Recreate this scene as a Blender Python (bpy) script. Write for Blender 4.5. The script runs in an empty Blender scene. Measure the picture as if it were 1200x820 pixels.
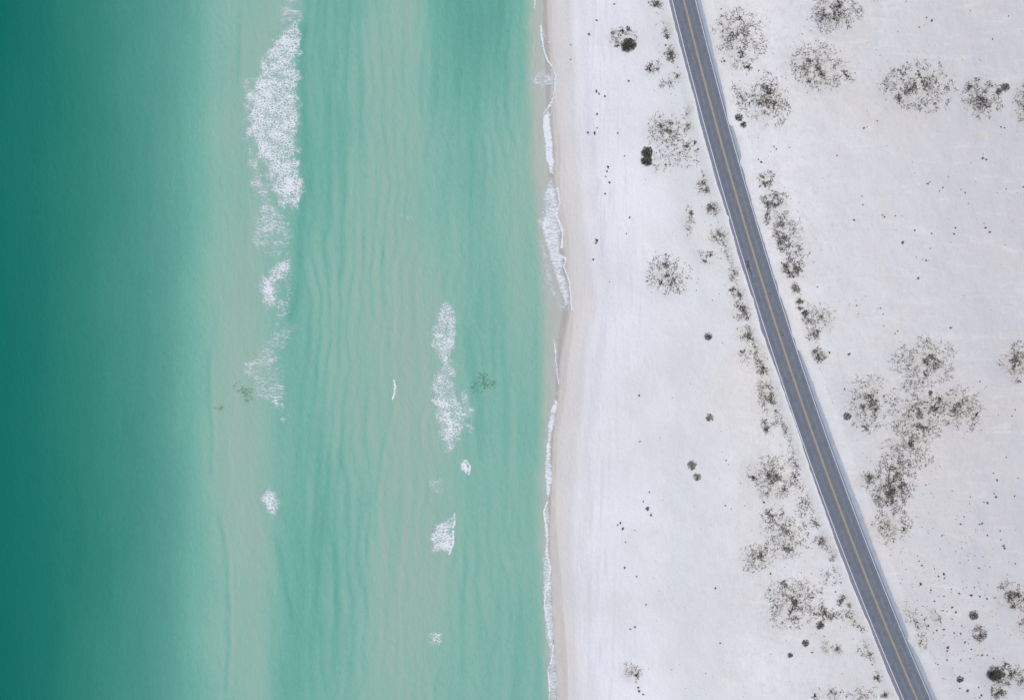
import bpy, math, random
import numpy as np
R = math.radians
random.seed(7)

# ------------------------------------------------------------------ camera, sky, sun, exposure
sc = bpy.context.scene
H = 200.0                       # drone height (m)
K = 0.25                        # metres per photo pixel at sea level
cam_d = bpy.data.cameras.new("camera"); cam = bpy.data.objects.new("camera", cam_d)
sc.collection.objects.link(cam); sc.camera = cam
cam.location = (0, 0, H); cam.rotation_euler = (0, 0, 0)
cam_d.sensor_width = 36; cam_d.lens = 24.0
cam_d.clip_start = 1; cam_d.clip_end = 12000

SUN_EL, SUN_AZ = R(52), R(60)
w = bpy.data.worlds.new("World"); sc.world = w; w.use_nodes = True
wn = w.node_tree; sky = wn.nodes.new('ShaderNodeTexSky'); sky.sky_type = 'NISHITA'
sky.sun_disc = False; sky.sun_elevation = SUN_EL; sky.sun_rotation = SUN_AZ
sky.air_density = 1.0; sky.dust_density = 3.0; sky.ozone_density = 1.0
bg = wn.nodes['Background']; wn.links.new(sky.outputs[0], bg.inputs[0]); bg.inputs[1].default_value = 0.07
sd = bpy.data.lights.new("sun", 'SUN'); sd.energy = 1.5; sd.angle = R(18); sd.color = (1.0, 0.95, 0.88)
so = bpy.data.objects.new("sun", sd); sc.collection.objects.link(so)
so.rotation_euler = (math.pi/2 - SUN_EL, 0, math.pi - SUN_AZ)
vs = sc.view_settings; vs.view_transform = 'Standard'; vs.look = 'None'; vs.gamma = 1.0
vs.exposure = 0.72; vs.use_curve_mapping = False

# ------------------------------------------------------------------ small tools
def lin(r, g, b, k=1.0):
    f = lambda c: (c/255/12.92 if c/255 <= .04045 else ((c/255+.055)/1.055)**2.4)
    return (f(r)*k, f(g)*k, f(b)*k, 1)

def _hash(ix, iy, seed):
    h = (ix.astype(np.int64)*374761393 + iy.astype(np.int64)*668265263 + seed*1274126177) & 0xffffffff
    h = ((h ^ (h >> 13))*1274126177) & 0xffffffff
    h = h ^ (h >> 16)
    return (h & 0xffff)/65535.0
def vnoise(x, y, seed=0):
    x = np.asarray(x, float); y = np.asarray(y, float)
    ix = np.floor(x); iy = np.floor(y); fx = x-ix; fy = y-iy
    fx = fx*fx*(3-2*fx); fy = fy*fy*(3-2*fy)
    a = _hash(ix, iy, seed); b = _hash(ix+1, iy, seed); c = _hash(ix, iy+1, seed); d = _hash(ix+1, iy+1, seed)
    return (a*(1-fx)+b*fx)*(1-fy)+(c*(1-fx)+d*fx)*fy
def fbm(x, y, seed=0, oct=4):
    s = 0; a = .5; t = 0
    for k in range(oct):
        s = s+a*vnoise(np.asarray(x)*2**k, np.asarray(y)*2**k, seed+k*17); t += a; a *= .5
    return s/t
def sstep(a, b, x):
    t = np.clip((x-a)/(b-a), 0, 1); return t*t*(3-2*t)

def interp_s(tab, y):           # smooth interpolation through a (y, value) table
    ys = np.array([t[0] for t in tab], float); vs_ = np.array([t[1] for t in tab], float)
    y = np.asarray(y, float)
    return (np.interp(y-6, ys, vs_)+np.interp(y, ys, vs_)*2+np.interp(y+6, ys, vs_))/4

def link(name, me, parent=None):
    o = bpy.data.objects.new(name, me); sc.collection.objects.link(o)
    if parent: o.parent = parent
    return o
def tag(o, label=None, cat=None, group=None, kind=None):
    if label: o['label'] = label
    if cat: o['category'] = cat
    if group: o['group'] = group
    if kind: o['kind'] = kind
    return o
def mesh(name, verts, faces, mat, smooth=False):
    me = bpy.data.meshes.new(name); me.from_pydata([tuple(v) for v in verts], [], faces)
    me.materials.append(mat)
    if smooth: me.polygons.foreach_set('use_smooth', [True]*len(me.polygons))
    me.update(); return me
def grid_mesh(name, X, Y, Z, mat, keep=None, attrs=None):
    ny, nx = X.shape
    idx = np.arange(nx*ny).reshape(ny, nx)
    q = np.stack([idx[:-1, :-1], idx[1:, :-1], idx[1:, 1:], idx[:-1, 1:]], -1)  # py grows downwards
    if keep is not None: q = q[keep]
    q = q.reshape(-1, 4)
    co = np.stack([X.ravel(), Y.ravel(), Z.ravel()], -1)
    used = np.unique(q); remap = -np.ones(nx*ny, int); remap[used] = np.arange(len(used))
    co = co[used]; q = remap[q]
    me = bpy.data.meshes.new(name)
    me.vertices.add(len(co)); me.vertices.foreach_set('co', co.astype(np.float32).ravel())
    me.loops.add(q.size); me.loops.foreach_set('vertex_index', q.ravel().astype(np.int32))
    me.polygons.add(len(q)); me.polygons.foreach_set('loop_start', np.arange(0, q.size, 4, dtype=np.int32))
    me.polygons.foreach_set('loop_total', np.full(len(q), 4, np.int32))
    me.update(calc_edges=True)
    me.polygons.foreach_set('use_smooth', [True]*len(q))
    for k, v in (attrs or {}).items():
        a = me.attributes.new(k, 'FLOAT', 'POINT'); a.data.foreach_set('value', v.ravel()[used].astype(np.float32))
    me.materials.append(mat); me.validate(); return me

# ------------------------------------------------------------------ layout of the place (in map units of K metres)
SHORE = [(-9000, 640), (-40, 641), (0, 642), (50, 644), (90, 648), (115, 647), (150, 649), (180, 652), (205, 651), (240, 655), (275, 660),
         (300, 664), (340, 669), (356, 670), (370, 669), (385, 665), (410, 660), (430, 657), (460, 656), (480, 653), (500, 650), (520, 648),
         (560, 647), (590, 645), (620, 644), (650, 645), (700, 647), (760, 650), (800, 652), (820, 653), (9000, 655)]
SWASH = [(-9000, 622), (0, 622), (100, 623), (200, 626), (300, 634), (350, 637), (400, 638), (500, 636), (600, 634), (700, 636), (760, 640), (820, 644), (9000, 646)]
WET = [(-9000, 4), (0, 4), (60, 3), (120, 3), (170, 6), (230, 4), (280, 6), (330, 1), (360, 1), (400, 8), (430, 8), (470, 7), (520, 5), (580, 5), (610, 7), (650, 10), (700, 12), (760, 14), (820, 13), (9000, 12)]
def shore(py): return interp_s(SHORE, py)
def swash(py): return interp_s(SWASH, py)
DX = [-9000, -400, 0, 60, 120, 180, 220, 250, 275, 300, 330, 350, 375, 400, 440, 480, 510, 550, 590, 612]
DT = {
 -400: [8, 8, 5.6, 4.5, 3.5, 2.6, 2.0, 1.4, 1.1, .95, 1.0, 1.4, 1.8, 1.6, 1.3, 1.0, 1.7, 2.1, 1.8, 1.2],
 0:    [8, 7, 5.4, 4.4, 3.3, 2.4, 1.9, 1.25, .9, .80, .9, 1.3, 1.7, 1.55, 1.3, .95, 1.7, 2.2, 1.9, 1.2],
 200:  [8, 7, 5.0, 4.1, 3.2, 2.4, 1.8, 1.25, 1.0, .95, 1.1, 1.4, 1.65, 1.45, 1.15, .95, 1.25, 1.5, 1.2, .9],
 410:  [8, 7, 5.1, 4.2, 3.2, 2.5, 1.75, 1.2, .75, .85, 1.35, 1.65, 1.5, 1.3, 1.05, .75, .95, 1.5, 1.35, 1.1],
 615:  [8, 7, 5.2, 4.3, 3.4, 2.6, 1.85, 1.2, .80, .80, 1.35, 1.7, 1.75, 1.5, 1.15, .90, .95, 1.35, 1.3, 1.1],
 820:  [8, 7, 5.4, 4.4, 3.3, 2.5, 1.75, 1.3, .95, .90, 1.5, 1.65, 1.6, 1.4, 1.1, .90, 1.15, 1.35, 1.35, 1.2],
 1200: [8, 8, 5.5, 4.5, 3.5, 2.5, 1.8, 1.3, 1.0, .95, 1.4, 1.6, 1.6, 1.4, 1.1, .90, 1.15, 1.35, 1.3, 1.2]}
# sand-bar edges; swells' light and dark painted as depth: (points, width, change of depth)
RIDGES = [([(288, 5), (285, 40), (283, 75), (286, 105)], 2.2, -.2), ([(251, 415), (250, 450), (253, 480), (255, 510), (253, 560)], 2.4, -.24),
          ([(262, 600), (270, 640), (272, 690), (274, 760), (270, 815)], 2.6, -.26), ([(246, 410), (245, 460), (249, 500), (248, 560)], 3, .28), ([(256, 600), (264, 650), (267, 690), (268, 760), (264, 815)], 3, .28), ([(281, 10), (278, 75), (281, 105)], 3, .22),
          ([(320, 620), (330, 660), (338, 700), (342, 730)], 4, .25), ([(300, 590), (312, 640), (322, 690)], 3, -.12),
          ([(357, 20), (352, 60), (356, 140), (358, 220), (350, 300), (344, 380)], 7, .40),
          ([(452, 120), (448, 200), (442, 260), (450, 320), (456, 380), (459, 440)], 2.2, .22), ([(459, 440), (458, 480), (447, 530), (440, 580), (436, 640)], 2.4, .20),
          ([(462, 300), (464, 380), (464, 440), (463, 480), (452, 530), (445, 590), (450, 650), (455, 720), (450, 800)], 3, -.16),
          ([(392, 60), (388, 120), (386, 180), (390, 260), (398, 330)], 3, .16), ([(425, 40), (428, 100), (420, 170), (424, 260), (428, 380)], 2.6, .15),
          ([(405, 480), (396, 560), (390, 640), (394, 720), (388, 810)], 3.5, .15), ([(372, 500), (378, 600), (372, 700), (380, 810)], 3, .14),
          ([(430, 620), (428, 680), (432, 740), (430, 810)], 2.5, .14), ([(548, 380), (552, 430), (562, 470), (566, 540)], 6, .20),
          ([(500, 640), (498, 700), (500, 760), (498, 815)], 3, -.10), ([(540, 620), (545, 700), (541, 800)], 4, .10),
          ([(497, 60), (494, 110), (496, 200)], 3, .14), ([(600, 250), (604, 330), (600, 420), (603, 520), (598, 620)], 3.5, -.12)]
def seg_dist(px, py, pts):
    """distance to a polyline, and how far along it"""
    best = np.full(px.shape, 1e9)
    for (x0, y0), (x1, y1) in zip(pts[:-1], pts[1:]):
        dx, dy = x1-x0, y1-y0; L = dx*dx+dy*dy
        t = np.clip(((px-x0)*dx+(py-y0)*dy)/L, 0, 1)
        best = np.minimum(best, np.hypot(px-x0-t*dx, py-y0-t*dy))
    return best
def poly_sd(px, py, pts):
    """signed distance to a closed outline, positive inside"""
    d = seg_dist(px, py, list(pts)+[pts[0]])
    ins = np.zeros(px.shape, bool)
    n = len(pts)
    for i in range(n):
        (x0, y0), (x1, y1) = pts[i], pts[(i+1) % n]
        if y0 == y1: continue
        c = ((y0 > py) != (y1 > py)) & (px < (x1-x0)*(py-y0)/(y1-y0)+x0)
        ins ^= c
    return np.where(ins, d, -d)
_sc = [1, 1, .97, .97, 1.0, 1.0, .95, .97, 1.12, 1.12, 1.04]+[.92, .90, .93, .95, 1, .94, .92, .96, 1.15]
DT = {k: [a*b for a, b in zip(v, _sc)] for k, v in DT.items()}
_rows = sorted(DT)
def depth(px, py):
    px = np.asarray(px, float); py = np.asarray(py, float)
    wx = px + 14*(fbm(px*.012+3, py*.004, 5, 3)-.5)*sstep(0, 200, px)
    vals = [np.interp(wx, DX, DT[r]) for r in _rows]
    h = np.zeros(px.shape)
    pc = np.clip(py, _rows[0], _rows[-1]-1e-3)
    for i in range(len(_rows)-1):
        a, b = _rows[i], _rows[i+1]
        m = (pc >= a) & (pc < b); t = (pc-a)/(b-a); t = t*t*(3-2*t)
        h = np.where(m, vals[i]*(1-t)+vals[i+1]*t, h)
    # bed ripples, plus swells' reflected and refracted brightness put into depth, along the shore
    warp = 26*(fbm(px*.006, py*.004, 11, 3)-.5) + 5*(fbm(px*.03, py*.02, 12, 2)-.5)
    u = px+warp
    amp = sstep(330, 400, px)*(1-.4*sstep(470, 520, px))
    rp = fbm(u*.085, py*.0045, 21, 2)-.5
    rp2 = fbm(u*.16+9, py*.010, 31, 3)-.5
    ph = (px + 30*(fbm(px*.005, py*.0035, 22, 3)-.5) + 26*(fbm(px*.022, py*.014, 23, 3)-.5))*2*math.pi/13.5
    fine = .5-np.abs(np.sin(ph*.5))
    fine = fine*(.1+2.2*np.clip(fbm(px*.022, py*.012, 24, 3)-.25, 0, 1))
    h = h + .34*fine*sstep(338, 372, px)*(1-.45*sstep(490, 540, px))*sstep(640, 600, px)
    h = h + .36*rp*amp + .22*rp2*(.25+.75*sstep(250, 340, px))
    h = h + .9*(fbm(px*.010, py*.006, 41, 3)-.5)*(.15+.25*sstep(700, 100, px)) + .16*(fbm(px*.03, py*.02, 43, 3)-.5)
    near = (px > 200) & (px < 700) & (py > -60) & (py < 880)
    if near.any():
        hx, hy = px[near], py[near]; add = np.zeros(hx.shape)
        hxw = hx + 3*(fbm(hx*.05, hy*.03, 51, 2)-.5)*2
        for pts, wd, a in RIDGES:
            ends = sstep(0, 22, np.minimum(hy-min(p[1] for p in pts)+6, max(p[1] for p in pts)+6-hy))
            add += a*np.exp(-(seg_dist(hxw, hy, pts)/wd)**2)*ends*(.55+.9*fbm(hx*.03, hy*.05, 61, 2))
        h[near] += add
    # toe of the beach
    s = swash(py) + 5*(fbm(px*0+1, py*.05, 71, 3)-.5); e = shore(py)
    h = np.maximum(h, .45)
    k = sstep(s-10, s+5, px)
    h = h*(1-k) + .30*k
    h = np.where(px > s+5, .30*np.clip((e-px)/np.maximum(e-s-5, 3), 0, 1)**.8, h)
    return np.maximum(h, 0)

# road centre line: (py, px)
CL = [(0, 801.7), (80, 821.4), (100, 826.6), (160, 842.7), (180, 848.7), (240, 866), (350, 900), (410, 919.3), (500, 949.7), (560, 971),
      (620, 993), (680, 1016.3), (760, 1049.3), (820, 1075.5)]
_cy = np.array([c[0] for c in CL], float); _cx = np.array([c[1] for c in CL], float)
_pf = np.polyfit(_cy/820, _cx, 3)
def road_x(py):
    py = np.asarray(py, float); t = np.clip(py, -30, 850)/820
    sl = np.polyval(np.polyder(_pf), t)/820
    return np.polyval(_pf, t)+(py-np.clip(py, -30, 850))*sl
def road_slope(py):
    py = np.clip(np.asarray(py, float), -30, 850)/820
    return np.polyval(np.polyder(_pf), py)/820
def half_w(py): return np.interp(py, [0, 200, 400, 620, 820], [13.3, 13.6, 13.8, 14.4, 14.6])
def road_off(px, py):
    s = road_slope(py); return (px-road_x(py))/np.sqrt(1+s*s)
ROADZ = 2.2

# shrub patches: label, x, y, rx, ry, rotation, density, colour kind, dark cores [(dx, dy, r)]
PATCHES = [
 ("sparse twiggy shrub spreading up and left of the round dark bush near the upper beach", 731, 44, 16, 12, 0, 1.0, 0, [(-12,-4,2),(-2,-8,2.5),(5,-10,2),(-8,9,2)]),
 ("small dark shrub at the top edge just left of the road", 770, 4, 8, 6, 0, 2.0, 0, [(0, 1, 4)]),
 ("grey scraggly shrub close to the road's left edge below the topmost small one", 784, 33, 7, 11, 0, 1.4, 0, [(-2, 10, 2.6)]),
 ("dense olive green shrub hugging the left road edge near the top", 787, 63, 8, 9, 0, 2.6, 2, [(1, 2, 5)]),
 ("open grey shrub left of the dense olive green one by the road", 767, 80, 10, 9, 0, 1.6, 0, [(-6, 1, 2.5)]),
 ("thin faint line of twigs under the olive roadside shrub", 787, 94, 14, 7, -25, .8, 0, [(7, -5, 2)]),
 ("little shrub tuft beside the road above the wide grey patch", 808, 128, 5, 9, 0, 1.2, 0, []),
 ("wide brown and grey shrub above the two lobed dark bush", 781, 153, 21, 19, 0, 1.25, 1, [(-6,-5,3),(4,-9,3),(5,0,3)]),
 ("sparse pale twigs between the two lobed dark bush and the road", 797, 178, 26, 16, 15, .55, 0, [(8,-7,3.5),(17,-12,2.5)]),
 ("faint twiggy sprays right of the two lobed dark bush", 775, 190, 13, 14, 0, .75, 0, []),
 ("small feathery grey shrub above the compact dark one at the road bend", 826, 215, 9, 13, 0, 1.2, 0, [(3, 8, 2.5)]),
 ("compact dark grey shrub almost touching the left road edge", 837, 245, 9, 8, 0, 2.8, 0, [(0, 0, 5)]),
 ("hook shaped line of grey twigs on open sand left of the road", 808, 259, 6, 16, 0, .95, 0, [(3, -9, 2)]),
 ("loose grey shrub by the road below the compact dark one", 844, 277, 13, 12, -10, 1.1, 0, [(6, -2, 2.5)]),
 ("sparse small twigs between the lone round grey shrub and the road", 829, 301, 12, 9, 0, .6, 0, [(3,-3,2),(-3,5,1.5)]),
 ("lone round grey shrub on open sand midway down left of the road", 782, 323, 24, 23, 0, 1.25, 0, [(-2,-12,3),(-7,8,3),(8,6,3)]),
 ("narrow brownish shrub at the road's left edge beside the tar mark", 861, 320, 8, 12, 0, 1.3, 1, [(1, 0, 3)]),
 ("dark speckled roadside shrub just below the brownish one", 866, 343, 11, 10, 0, 1.3, 0, [(-7, -4, 3), (2, 3, 2)]),
 ("dark roadside shrub third in the row hugging the left edge", 871, 363, 12, 13, 0, 1.5, 0, [(-2, -4, 3), (5, 8, 3.2)]),
 ("mixed green and brown shrub ending the row of roadside shrubs", 876, 391, 10, 11, 0, 1.3, 2, [(3, 5, 3)]),
 ("yellowish green shrub with a red brown core left of the road", 892, 422, 9, 14, 10, 1.2, 2, [(3, 10, 3.2)]),
 ("faint branching twigs left of the yellowish green shrub", 875, 416, 12, 8, 0, .55, 0, [(-4, -4, 1.5)]),
 ("long grey green drift of shrubs running beside the left road edge", 903, 467, 13, 26, -20, 1.2, 2, []),
 ("red brown shrub at the foot of the long grey green drift", 901, 498, 9, 9, 0, 1.6, 1, [(-2, 5, 2.8)]),
 ("smudge of pale olive grass along the left road edge", 922, 503, 6, 18, -28, 1.2, 3, []),
 ("sparse olive twigs at the left road edge near the finely speckled shrub", 932, 533, 10, 16, -15, .6, 2, []),
 ("broad finely speckled shrub left of the road in the lower half", 910, 558, 31, 27, 10, 1.25, 0, [(-9,-2,3.2),(21,-1,4),(-27,1,3.4),(-4,8,3),(10,14,3)]),
 ("thin pale growth between the two broad speckled shrubs and the road", 944, 590, 14, 28, -10, .5, 2, []),
 ("dark curved shrub at the upper left of the low grey thicket", 905, 603, 12, 8, -20, 2.0, 0, [(-4,-2,3.5)]),
 ("broad low grey thicket below the broad finely speckled shrub", 922, 622, 26, 20, 15, 1.1, 0, []),
 ("leaning brown grey shrub at the lower left of the thicket", 889, 652, 19, 16, -35, 1.5, 1, [(3, -2, 3)]),
 ("scattered twigs below the thicket around one dark tuft", 922, 644, 24, 12, 0, .7, 2, [(3,-1,3)]),
 ("small grey shrub by the road right of the thicket", 964, 633, 9, 11, 0, 1.3, 0, [(-3,1,3)]),
 ("sparse shrub touching the left road edge below the small grey one", 976, 646, 8, 11, 0, 1.1, 2, [(2, 6, 3)]),
 ("yellow grey tuft of growth above the left road edge in the lower half", 955, 612, 8, 7, 0, 1.3, 2, []),
 ("round dark speckled shrub standing apart low on the left side of the road", 930, 706, 31, 30, 0, 1.45, 0, [(3,-3,4),(-4,10,3),(-10,-22,2.6)]),
 ("flat olive shrub joined to the right of the round dark speckled one", 970, 719, 13, 8, 10, 2.0, 2, [(-4,-1,4),(7,2,4)]),
 ("grey shrub near the road above the flat olive one", 990, 705, 9, 8, 0, 1.6, 0, [(-5, 0, 3)]),
 ("pale twigs between the flat olive shrub and the road", 998, 724, 15, 9, 25, .9, 2, [(12,12,4.5)]),
 ("semicircle of pale grass below the round dark speckled shrub", 968, 758, 6, 9, 0, .8, 3, []),
 ("small tan shrub right of the semicircle of pale grass", 981, 760, 7, 6, 0, 1.3, 3, [(0, 0, 2)]),
 ("sparse twigs trailing down the left road edge near the bottom", 1017, 762, 10, 14, -15, .75, 0, [(4,4,2)]),
 ("small shrub low beside the left road edge with a dark centre", 1028, 793, 6, 7, 0, 1.2, 0, [(0, 0, 2.6)]),
 ("patchy low growth at the bottom edge left of the road", 1014, 813, 12, 9, 0, 1.0, 0, []),
 ("olive shrub at the bottom corner against the left road edge", 1039, 813, 8, 5, 0, 2.2, 2, [(-2, 1, 3)]),
 ("row of small tufts along the bottom edge left of the road", 978, 812, 25, 7, 10, .7, 0, [(-23,3,3)]),
 ("feathery grey tuft patch on the lower beach far from the road", 741, 787, 12, 10, 30, 1.0, 2, [(5, 3, 2.6)]),
 ("ragged fringe of low twigs along the left verge above the two lobed bush level", 806, 148, 7, 12, -15, .9, 2, []),
 ("scattered verge growth left of the road between the compact dark shrub and the tar mark", 853, 296, 7, 14, -18, .8, 0, []),
 ("pale verge growth just above the yellowish green shrub", 886, 404, 7, 10, -18, 1.0, 2, []),
 ("thin green strip of verge growth between the yellowish green shrub and the long drift", 897, 441, 7, 12, -10, 1.2, 2, []),
 ("sparse verge growth at the left road edge above the round dark speckled shrub", 972, 674, 12, 12, 0, .45, 0, []),
 # right of the road
 ("thin tangle filling the gap in the right roadside strip near its top", 913, 262, 12, 12, -15, 1.0, 2, []),
 ("loose pale twigs on the open side of the right roadside strip", 930, 268, 10, 14, -20, .7, 2, []),
 ("fine scatter of twigs below the tiny dark roadside shrub", 950, 378, 8, 9, -20, .9, 2, []),
 ("sparse twigs around the narrow upright shrub near the bottom of the road", 1074, 727, 11, 20, -20, .5, 0, []),
 ("large round lacy shrub at the top just right of the road", 865, 42, 33, 34, 0, 1.05, 0, [(-22,16,3.6),(5,20,5),(-30,-6,3),(12,36,3.4),(3,-20,2),(-18,30,2.5)]),
 ("dark centred shrub cut by the top edge of the picture", 980, 14, 27, 25, 0, 1.35, 0, [(-14,4,5),(-2,3,5),(4,-8,3)]),
 ("wide oval grey shrub between the lacy shrub and the far round one", 959, 80, 38, 27, 12, 1.05, 0, [(-10,-8,4),(33,9,4),(3,7,3),(-12,15,3)]),
 ("dark dense centred shrub near the road below the lacy one", 900, 118, 24, 28, 0, 1.5, 0, [(-1,-14,5),(2,-8,4),(7,6,4),(-8,4,3)]),
 ("thin fringe of twigs left of the dark dense centred shrub", 869, 113, 15, 17, 0, .6, 0, []),
 ("round speckled shrub standing alone on open sand in the upper right", 1077, 101, 38, 28, 0, 1.35, 0, [(0,-14,4),(-12,4,4),(-24,12,3)]),
 ("smaller round shrub with a dark heart at the far upper right", 1151, 115, 23, 25, 0, 1.45, 0, [(0,2,5),(-14,-13,3)]),
 ("shrub cut by the right edge in the upper corner", 1203, 120, 14, 24, 0, 1.2, 0, []),
 ("pale olive shrub starting the strip along the right road edge", 898, 211, 10, 11, -10, 1.2, 2, [(-1, 5, 2)]),
 ("leafy shrub second in the strip along the right road edge", 908, 240, 18, 17, 20, 1.2, 2, [(-7, 0, 3)]),
 ("dark narrow line of leaves closest to the right road edge", 897, 256, 5, 13, -8, 1.9, 2, [(1, 4, 2.5)]),
 ("thick dark shrub in the middle of the right roadside strip", 913, 284, 12, 12, -15, 2.0, 1, [(7,-6,4)]),
 ("faint pale shrub spreading right from the middle of the roadside strip", 936, 292, 14, 18, 0, .7, 2, []),
 ("dark clumped shrub low in the right roadside strip", 927, 314, 15, 12, 15, 1.7, 1, [(-8,-4,3),(8,3,3.5),(-2,6,3)]),
 ("small grey green shrub below the roadside strip", 932, 340, 6, 8, 0, 2.2, 3, []),
 ("round grey green shrub just under the small grey green one", 939, 356, 7, 7, 0, 2.6, 3, []),
 ("tiny dark shrub under the round grey green one", 944, 368, 4, 5, 0, 2.2, 0, [(0, 0, 3)]),
 ("sparse twigs fanning out right of the tiny dark roadside shrub", 963, 371, 17, 15, 25, .8, 2, []),
 ("small speckled shrub right of the road above the fork shaped one", 954, 392, 9, 8, -20, 1.5, 0, [(4,-2,2.5)]),
 ("fork shaped brown shrub by the right road edge near the widening verge", 959, 417, 9, 9, 0, 1.6, 1, [(1, 4, 3),(-4,-4,2.5)]),
 ("top lobe of the largest thicket right of the road", 1084, 424, 35, 27, 0, 1.05, 0, [(13,2,4.5),(0,14,3.5),(8,-6,3)]),
 ("left lobe of the largest thicket with separate dark specks", 1021, 472, 25, 34, 15, 1.0, 0, [(-2,-8,4),(-10,4,2.5),(4,14,3),(-7,29,3.5),(5,8,3)]),
 ("right lobe of the largest thicket thinning toward open sand", 1126, 476, 27, 25, 20, 1.1, 2, [(18,10,3),(-8,4,3)]),
 ("middle of the largest thicket with its green dark heart", 1078, 482, 34, 34, 0, 1.0, 0, [(14,-5,6),(18,-2,5),(24,-14,4),(12,-20,3),(0,16,4)]),
 ("belly of the largest thicket joining it to its long foot", 1066, 522, 28, 26, 25, 1.1, 0, [(2,-4,3),(17,-20,3)]),
 ("upper foot of the largest thicket nearer the road", 1049, 556, 24, 27, 0, 1.6, 1, [(0,-8,4),(-2,6,4),(-6,16,6),(8,14,4)]),
 ("dark lower foot of the largest thicket", 1042, 580, 21, 20, 0, 1.5, 1, [(2,-4,5),(-12,2,3),(5,8,3)]),
 ("tail end of the largest thicket fading out by the road", 1042, 616, 27, 18, -25, 1.05, 2, [(-21,-2,2.5),(17,4,2.5)]),
 ("thin twigs between the largest thicket's foot and the road", 1012, 562, 14, 12, 30, .8, 2, [(6,-4,3)]),
 ("shrub cut by the right edge at mid height", 1192, 423, 19, 21, 10, 1.35, 0, [(-4,-2,3),(-3,6,3)]),
 ("dark branching shrub at the right edge in the lower corner", 1189, 698, 22, 15, 15, 1.5, 0, [(-6,1,5),(4,-3,4),(-1,12,3)]),
 ("shrub showing only its left half at the right edge below the branching one", 1203, 730, 9, 17, 0, 1.2, 0, []),
 ("narrow upright shrub beside the right road edge above its short neighbour", 1062, 717, 7, 15, -20, 1.5, 1, [(3, 10, 4)]),
 ("short grey shrub beside the right road edge near the bottom", 1079, 753, 7, 9, 0, 1.4, 0, [(-1, 0, 2.5)]),
 ("tan streak of low twigs right of the narrow upright shrub", 1097, 722, 8, 5, 30, 1.3, 3, []),
 ("reddish hearted spiky shrub under the green bush at lower right", 1148, 741, 9, 9, 0, 2.2, 1, [(1, 2, 5)]),
 ("green and brown shrub sprawling beside the big round bush in the bottom right corner", 1179, 791, 17, 13, -10, 2.0, 2, [(-8,2,5),(6,-2,5),(-1,-12,4)]),
 ("dark low lobe of shrub below the big round bush in the bottom corner", 1170, 807, 10, 9, 0, 2.4, 0, [(0, 5, 5)]),
 ("wispy shrub touching the right edge beside the sprawling corner shrub", 1198, 796, 8, 12, 0, 1.2, 0, []),
]
BUSHES = [
 ("round dark brown bush on the upper beach far left of the road", 737, 53, 8, 1.5, 1), ("two lobed dark green bush below the wide brown and grey shrub, upper lobe", 759, 178.5, 6, 1.2, 2),
 ("lower lobe of the two lobed dark green bush", 758.5, 188, 6, 1.2, 2), ("dense dark green bush with spiky edge at the right of the small bush group", 866, 138, 4.6, .7, 2),
 ("tiny red brown bush just below the spiky dark green one near the road", 871, 146.5, 3.4, .6, 1), ("small green bush at the upper right of the dark hearted shrub", 1178, 102.5, 4.4, .8, 2),
 ("smallest green bush touching its larger neighbour at upper right", 1170.5, 107.5, 3.2, .7, 2), ("lone dark bush on open sand above the reddish spiky shrub", 1141, 720, 5, .8, 0),
 ("big round dark bush in the bottom right corner", 1165.5, 788, 8, 1.6, 2), ("small lone bush on the bare sand in the middle left of the road", 811, 545, 5, .6, 3),
 ("lone triangular bush left of the largest thicket", 993, 487.5, 4, .6, 0), ("small dark crumbly bush alone on the pale sand at mid height", 830, 394, 4, .6, 0),
 ("pale grey bush alone below the small dark crumbly one", 832, 489, 4, .6, 3), ("faint grey bush under the small lone bush", 817, 558.5, 4, .5, 3),
 ("small dark ring shaped bush below the round speckled shrub", 944, 753, 3.6, .6, 1), ("small dark bush left of and below the ring shaped one", 926, 767, 2.6, .5, 1),
 ("dark bush at the foot of the round speckled shrub's right side", 961, 732, 4.4, .7, 0), ("small dark oblong bush near the bottom right of the road", 1125, 795, 3.6, .5, 0),
]
TUFT_BEACH = [(720,5,1.2),(699,24,1.5),(690.5,40.5,1.6),(669,53,.9),(669,70,.9),(699,107,1.6),(702,110,1.2),(709,113,1.5),(737,95,1.5),(700,134,1.5),(689,156,2),(697,156,1.8),
 (724,156,1.1),(732,183,.9),(713,196,1.8),(711.5,201,1.5),(710,207,1.3),(714,214,1.8),(709,227,1.3),(738,255,1.4),(734,274,1),(699.5,282,1.9),(698,285,1.3),(696,304,1.8),(714,330,.8),
 (758,325,1),(759,329,1.2),(749,463,1.3),(750,517,1.3),(754,587,1.5),(759,596,2.2),(763,603,2),(727,612,1.7),(724,615,1.2),(730,619,1.8),(744,621,.9),(733,635,1.2),(732,665,1.2),(746,675,1.3),
 (757,708,1.1),(739,737,1.5),(744,734,1.3),(748,805,1.8),(749,809,1.6),(754,813,1.8),(700,150,.8),(851,539,1.2),(838.5,689,1.4),(844,753,1.1),(827,788,.9),(850,592,1.1),(857,596,.8),(761,576,1)]
TUFT_LEFT = [(794,79,2.2),(780,53,1.8),(757,-2,1.5),(760,3,1.8),(818,175,3),(805,171,2.6),(853,301,1.4),(845,303,1.2),(895,588,2.2),(920,642,2.8),(985,682,2.2),(978,683,1.4),(952,764,1.6),
 (1022,778,1.6),(903,672,1.6),(955,814,3),(974,809,1.6),(985,811,1.6),(992,816,1.8),(979,693,1.5),(930,522,1.2),(880,366,1.6),(868,411,2),(860,372,1.4),(864,385,1.4),(883,559,3),
 (952,700,1.8),(962,694,1.6),(966,745,1.2),(925,767,1.2),(873,592,1),(868,566,1),(845,505,.8),(906,734,1.2),(1000,748,1.2),(795,165,1.4),(760,145,1.3),(816,340,1.1),(835,352,1)]
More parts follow.
